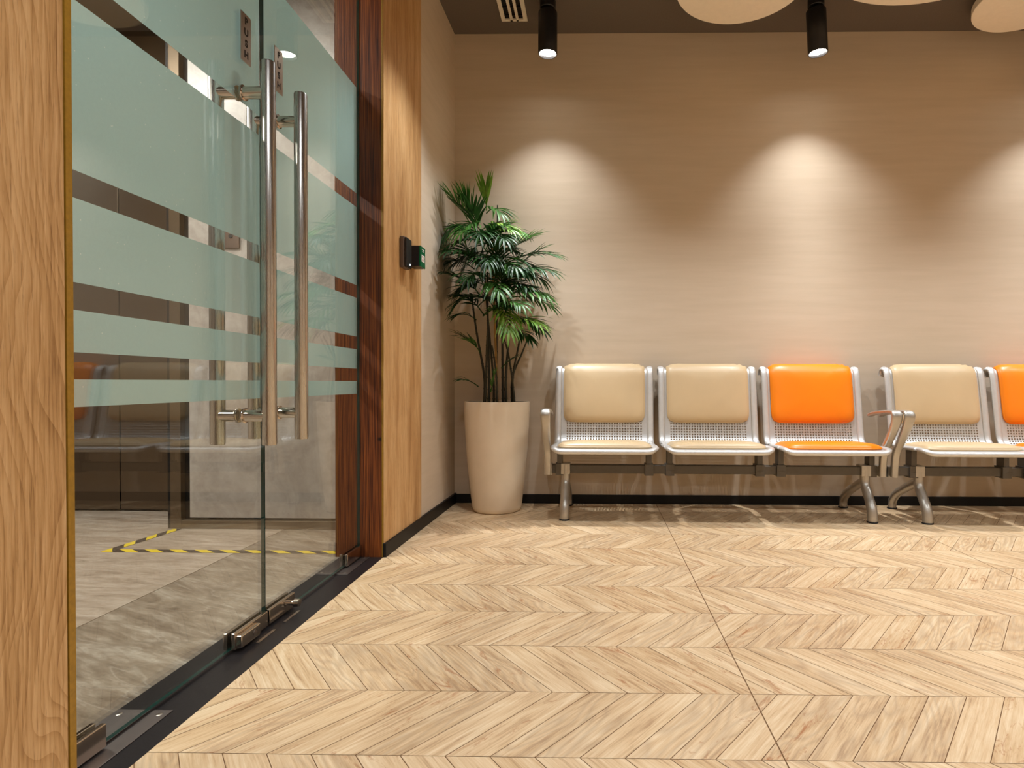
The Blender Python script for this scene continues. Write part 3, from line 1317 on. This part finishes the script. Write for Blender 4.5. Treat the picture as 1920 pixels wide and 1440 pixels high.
def at(px, py, Y):
    """the point at distance Y along the room that the photo shows at pixel (px, py)"""
    d = cam.matrix_world.to_3x3() @ Vector(((px - PPX) / F_, -(py - PPY) / F_, -1))
    k = Y / d.y
    return Vector((0, 0, CAM_H)) + d * k


rl = random.Random(21)
local = lambda p: Vector(p) - Vector((PX_, PY_, 0))


def keep(q):
    # leaves rest against the two walls instead of passing through them
    y = min(q.y, back_y(-.6) - .02 - PY_)
    return Vector((max(q.x, left_x(y + PY_) + .02 - PX_), y, q.z))


def leaflet(m, p, d, nrm, L, w, droop):
    """lance shaped leaflet with a fold along the midrib."""
    d = d.normalized()
    side = d.cross(nrm)
    if side.length < 1e-4:
        side = d.cross(Vector((0.3, 1, 0.2)))
    side.normalize()
    rows = []
    q = Vector(p)
    n = 7
    dd = d.copy()
    for i in range(n):
        f = i / (n - 1)
        ww = w * (math.sin(math.pi * min(1, (f * .80 + .12))) ** .8) * (1 - f ** 5)
        up = side.cross(dd).normalized()
        rows.append([keep(q - side * ww + up * ww * .35), keep(q), keep(q + side * ww + up * ww * .35)])
        q = q + dd * (L / (n - 1))
        dd = (dd + Vector((0, 0, -droop / (n - 1)))).normalized()
    m.grid(rows, smooth=True)


def frond(p0, p1, arch, L, npair, mi, spread=.75, droop=.7, face=None, start=.22):
    """p0 base, p1 tip (world), arch: lift of the middle; leaflets of length L."""
    m = MB()
    p0, p1 = local(p0), local(p1)
    mid = (p0 + p1) / 2 + Vector((0, 0, arch))
    pts = [p0 * (1 - t) ** 2 + mid * 2 * t * (1 - t) + p1 * t * t for t in (k / 14 for k in range(15))]
    m.tube(pts, [.0042 * (1 - .75 * k / 14) for k in range(15)], 6)
    for k in range(npair):
        t = start + (1 - start) * (k + .5) / npair
        p = p0 * (1 - t) ** 2 + mid * 2 * t * (1 - t) + p1 * t * t
        tg = ((mid - p0) * (1 - t) + (p1 - mid) * t).normalized()
        up = face or Vector((0, -.25, 1))
        sd = tg.cross(up)
        if sd.length < .15:
            sd = tg.cross(Vector((0, -1, .2)))
        sd.normalize()
        nn = sd.cross(tg).normalized()
        ll = L * (.62 + .55 * math.sin(math.pi * min(1, .18 + .78 * (k + .5) / npair))) * rl.uniform(.85, 1.12)
        for sg in (-1, 1):
            a = spread * (1.05 - .45 * t) * rl.uniform(.85, 1.15)
            d = tg * math.cos(a) + sd * sg * math.sin(a) + nn * rl.uniform(-.05, .22)
            leaflet(m, p, d, nn, ll, .0074 * rl.uniform(.8, 1.25), droop * rl.uniform(.6, 1.3))
    # tip leaflets
    tg = (p1 - mid).normalized()
    sd = tg.cross(Vector((0, -.3, 1)))
    sd = sd.normalized() if sd.length > .1 else Vector((1, 0, 0))
    for a in (-.25, .2):
        leaflet(m, p1, tg + sd * a, sd.cross(tg), L * .8, .008, droop)
    return m.build('frond', LEAVES[mi], root, merge=False)


# canes
canes = []
for i, (bx, by, tx, ty, tz, r, mt) in enumerate([
        (-.05, -.03, -.06, -.02, 1.52, .010, STEM), (.01, -.05, -.03, -.03, 1.78, .009, CANE), (.06, -.01, .09, -.02, 1.34, .010, STEM),
        (.10, .03, .16, .00, 1.22, .009, STEM), (-.09, .03, -.16, -.02, 1.36, .010, STEM), (.03, .06, .02, .03, 1.60, .010, STEM),
        (-.03, .05, -.10, .04, 1.66, .009, STEM), (.12, -.04, .05, -.05, 1.10, .008, STEM), (-.07, -.06, -.04, -.10, 1.20, .009, STEM),
        (.085, .07, .20, .03, 1.12, .008, STEM), (-.005, .0, .0, .0, 1.95, .007, STEM), (.015, -.09, -.02, -.08, 1.05, .008, STEM)]):
    m = MB()
    pts = smooth_path([(bx, by, .655), (bx * .8 + tx * .1, by, .85), (bx * .4 + tx * .6, by * .5 + ty * .5, (tz + .7) / 2 + .1), (tx, ty, tz)], 6)
    r *= .82
    m.tube(pts, [r * (1.15 - .5 * k / (len(pts) - 1)) for k in range(len(pts))], 10)
    for k in range(2, len(pts) - 2, 2):
        p = pts[k]
        rr = r * (1.15 - .5 * k / (len(pts) - 1))
        m.tube([p - Vector((0, 0, .004)), p + Vector((0, 0, .004))], rr * 1.22, 10)
    m.build('cane', mt, root)

FR = [  # base px, tip px, depth base, depth tip, arch, leaf length, pairs, material, droop, spread
    ((912, 395), (911, 358), 3.76, 3.74, .0, .16, 4, 2, .05, .36),
    ((884, 425), (848, 372), 3.72, 3.62, .03, .20, 9, 1, .15, .75),
    ((890, 432), (872, 375), 3.74, 3.66, .02, .17, 8, 1, .15, .6),
    ((896, 440), (886, 395), 3.70, 3.62, .02, .16, 7, 0, .3, .7),
    ((950, 560), (1028, 572), 3.72, 3.62, .06, .15, 11, 1, .7, .85),
    ((890, 505), (836, 490), 3.74, 3.70, .05, .15, 10, 0, .9, .85),
    ((940, 530), (1010, 470), 3.80, 3.78, .03, .15, 10, 0, .4, .85),
    ((950, 600), (1012, 615), 3.66, 3.56, .06, .15, 9, 0, .8, .8),
    ((905, 440), (828, 447), 3.72, 3.60, .13, .17, 11, 0, 1.6, .95),
    ((900, 452), (842, 425), 3.74, 3.80, .05, .14, 9, 1, .9, .9),
    ((912, 400), (938, 398), 3.74, 3.66, .05, .16, 7, 1, 1.0, .9),
    ((905, 430), (955, 428), 3.72, 3.58, .06, .16, 9, 2, .6, .7),
    ((903, 436), (868, 432), 3.70, 3.52, .09, .18, 9, 1, 1.1, .8),
    ((930, 490), (1000, 443), 3.78, 3.72, .03, .15, 11, 1, .25, .85),
    ((940, 500), (1035, 478), 3.76, 3.66, .07, .15, 12, 0, .5, .85),
    ((945, 520), (1028, 508), 3.72, 3.58, .06, .17, 11, 0, .8, .8),
    ((935, 560), (1020, 555), 3.70, 3.52, .07, .15, 11, 1, .8, .85),
    ((945, 610), (1005, 605), 3.68, 3.50, .06, .16, 9, 2, .9, .8),
    ((940, 575), (955, 615), 3.66, 3.44, .09, .17, 8, 2, .9, .75),
    ((885, 535), (828, 512), 3.72, 3.58, .03, .14, 10, 0, .5, .8),
    ((900, 500), (850, 470), 3.70, 3.52, .06, .17, 9, 0, 1.0, .9),
    ((905, 470), (900, 440), 3.68, 3.46, .10, .18, 9, 0, 1.3, .9),
    ((925, 470), (945, 448), 3.70, 3.48, .09, .17, 9, 0, 1.2, .9),
    ((920, 500), (915, 490), 3.66, 3.42, .10, .18, 10, 0, 1.3, .9),
    ((930, 520), (965, 500), 3.72, 3.50, .08, .17, 10, 0, 1.2, .85),
    ((905, 530), (880, 520), 3.68, 3.46, .08, .17, 9, 0, 1.1, .85),
    ((935, 550), (985, 520), 3.80, 3.86, .05, .15, 9, 0, .8, .85),
    ((915, 445), (960, 465), 3.80, 3.86, .08, .16, 9, 0, 1.1, .9),
    ((905, 460), (870, 500), 3.82, 3.86, .09, .16, 9, 0, 1.1, .9),
    ((915, 545), (935, 545), 3.66, 3.40, .09, .17, 8, 1, 1.2, .8),
    ((925, 590), (975, 570), 3.66, 3.46, .08, .17, 8, 1, 1.1, .8),
    ((950, 625), (990, 632), 3.70, 3.56, .05, .13, 7, 0, .9, .8),
    ((893, 650), (868, 632), 3.72, 3.64, .02, .12, 3, 0, .3, .6),
    ((893, 600), (862, 590), 3.74, 3.66, .03, .13, 3, 0, .8, .6),
    ((900, 660), (880, 640), 3.70, 3.60, .02, .10, 3, 1, .2, .5),
    ((940, 690), (962, 672), 3.72, 3.66, .01, .08, 3, 0, .3, .6),
    ((897, 725), (868, 712), 3.68, 3.60, .02, .09, 2, 0, .5, .5),
    ((920, 735), (928, 700), 3.64, 3.60, .0, .06, 4, 1, .2, .5),
]
for k in range(34):      # the thick middle of the crown
    bx, by = rl.uniform(890, 950), rl.uniform(455, 600)
    ang = rl.uniform(-.35, math.pi + .35)
    ln = rl.uniform(45, 88)
    tx, ty = bx + ln * math.cos(ang) * 1.0, by - ln * math.sin(ang) * (1.0 if k % 2 else .45) + (0 if k % 2 else 12)
    ty = max(ty, 425)
    yb = rl.uniform(3.62, 3.84)
    FR.append(((bx, by), (tx, ty), yb, yb + rl.uniform(-.20, .10), rl.uniform(.03, .09), rl.uniform(.12, .17), rl.randint(8, 11),
               rl.choice((0, 0, 0, 1)), rl.uniform(.5, 1.3), rl.uniform(.7, .95)))
for b, t, yb, yt, arch, L, npair, mi, dr, spd in FR:
    frond(at(*b, yb), at(*t, yt), arch, L, npair, mi, spd, dr)
tag(root, 'tall palm in a tapered cream pot in the corner beside the bench', 'potted plant')
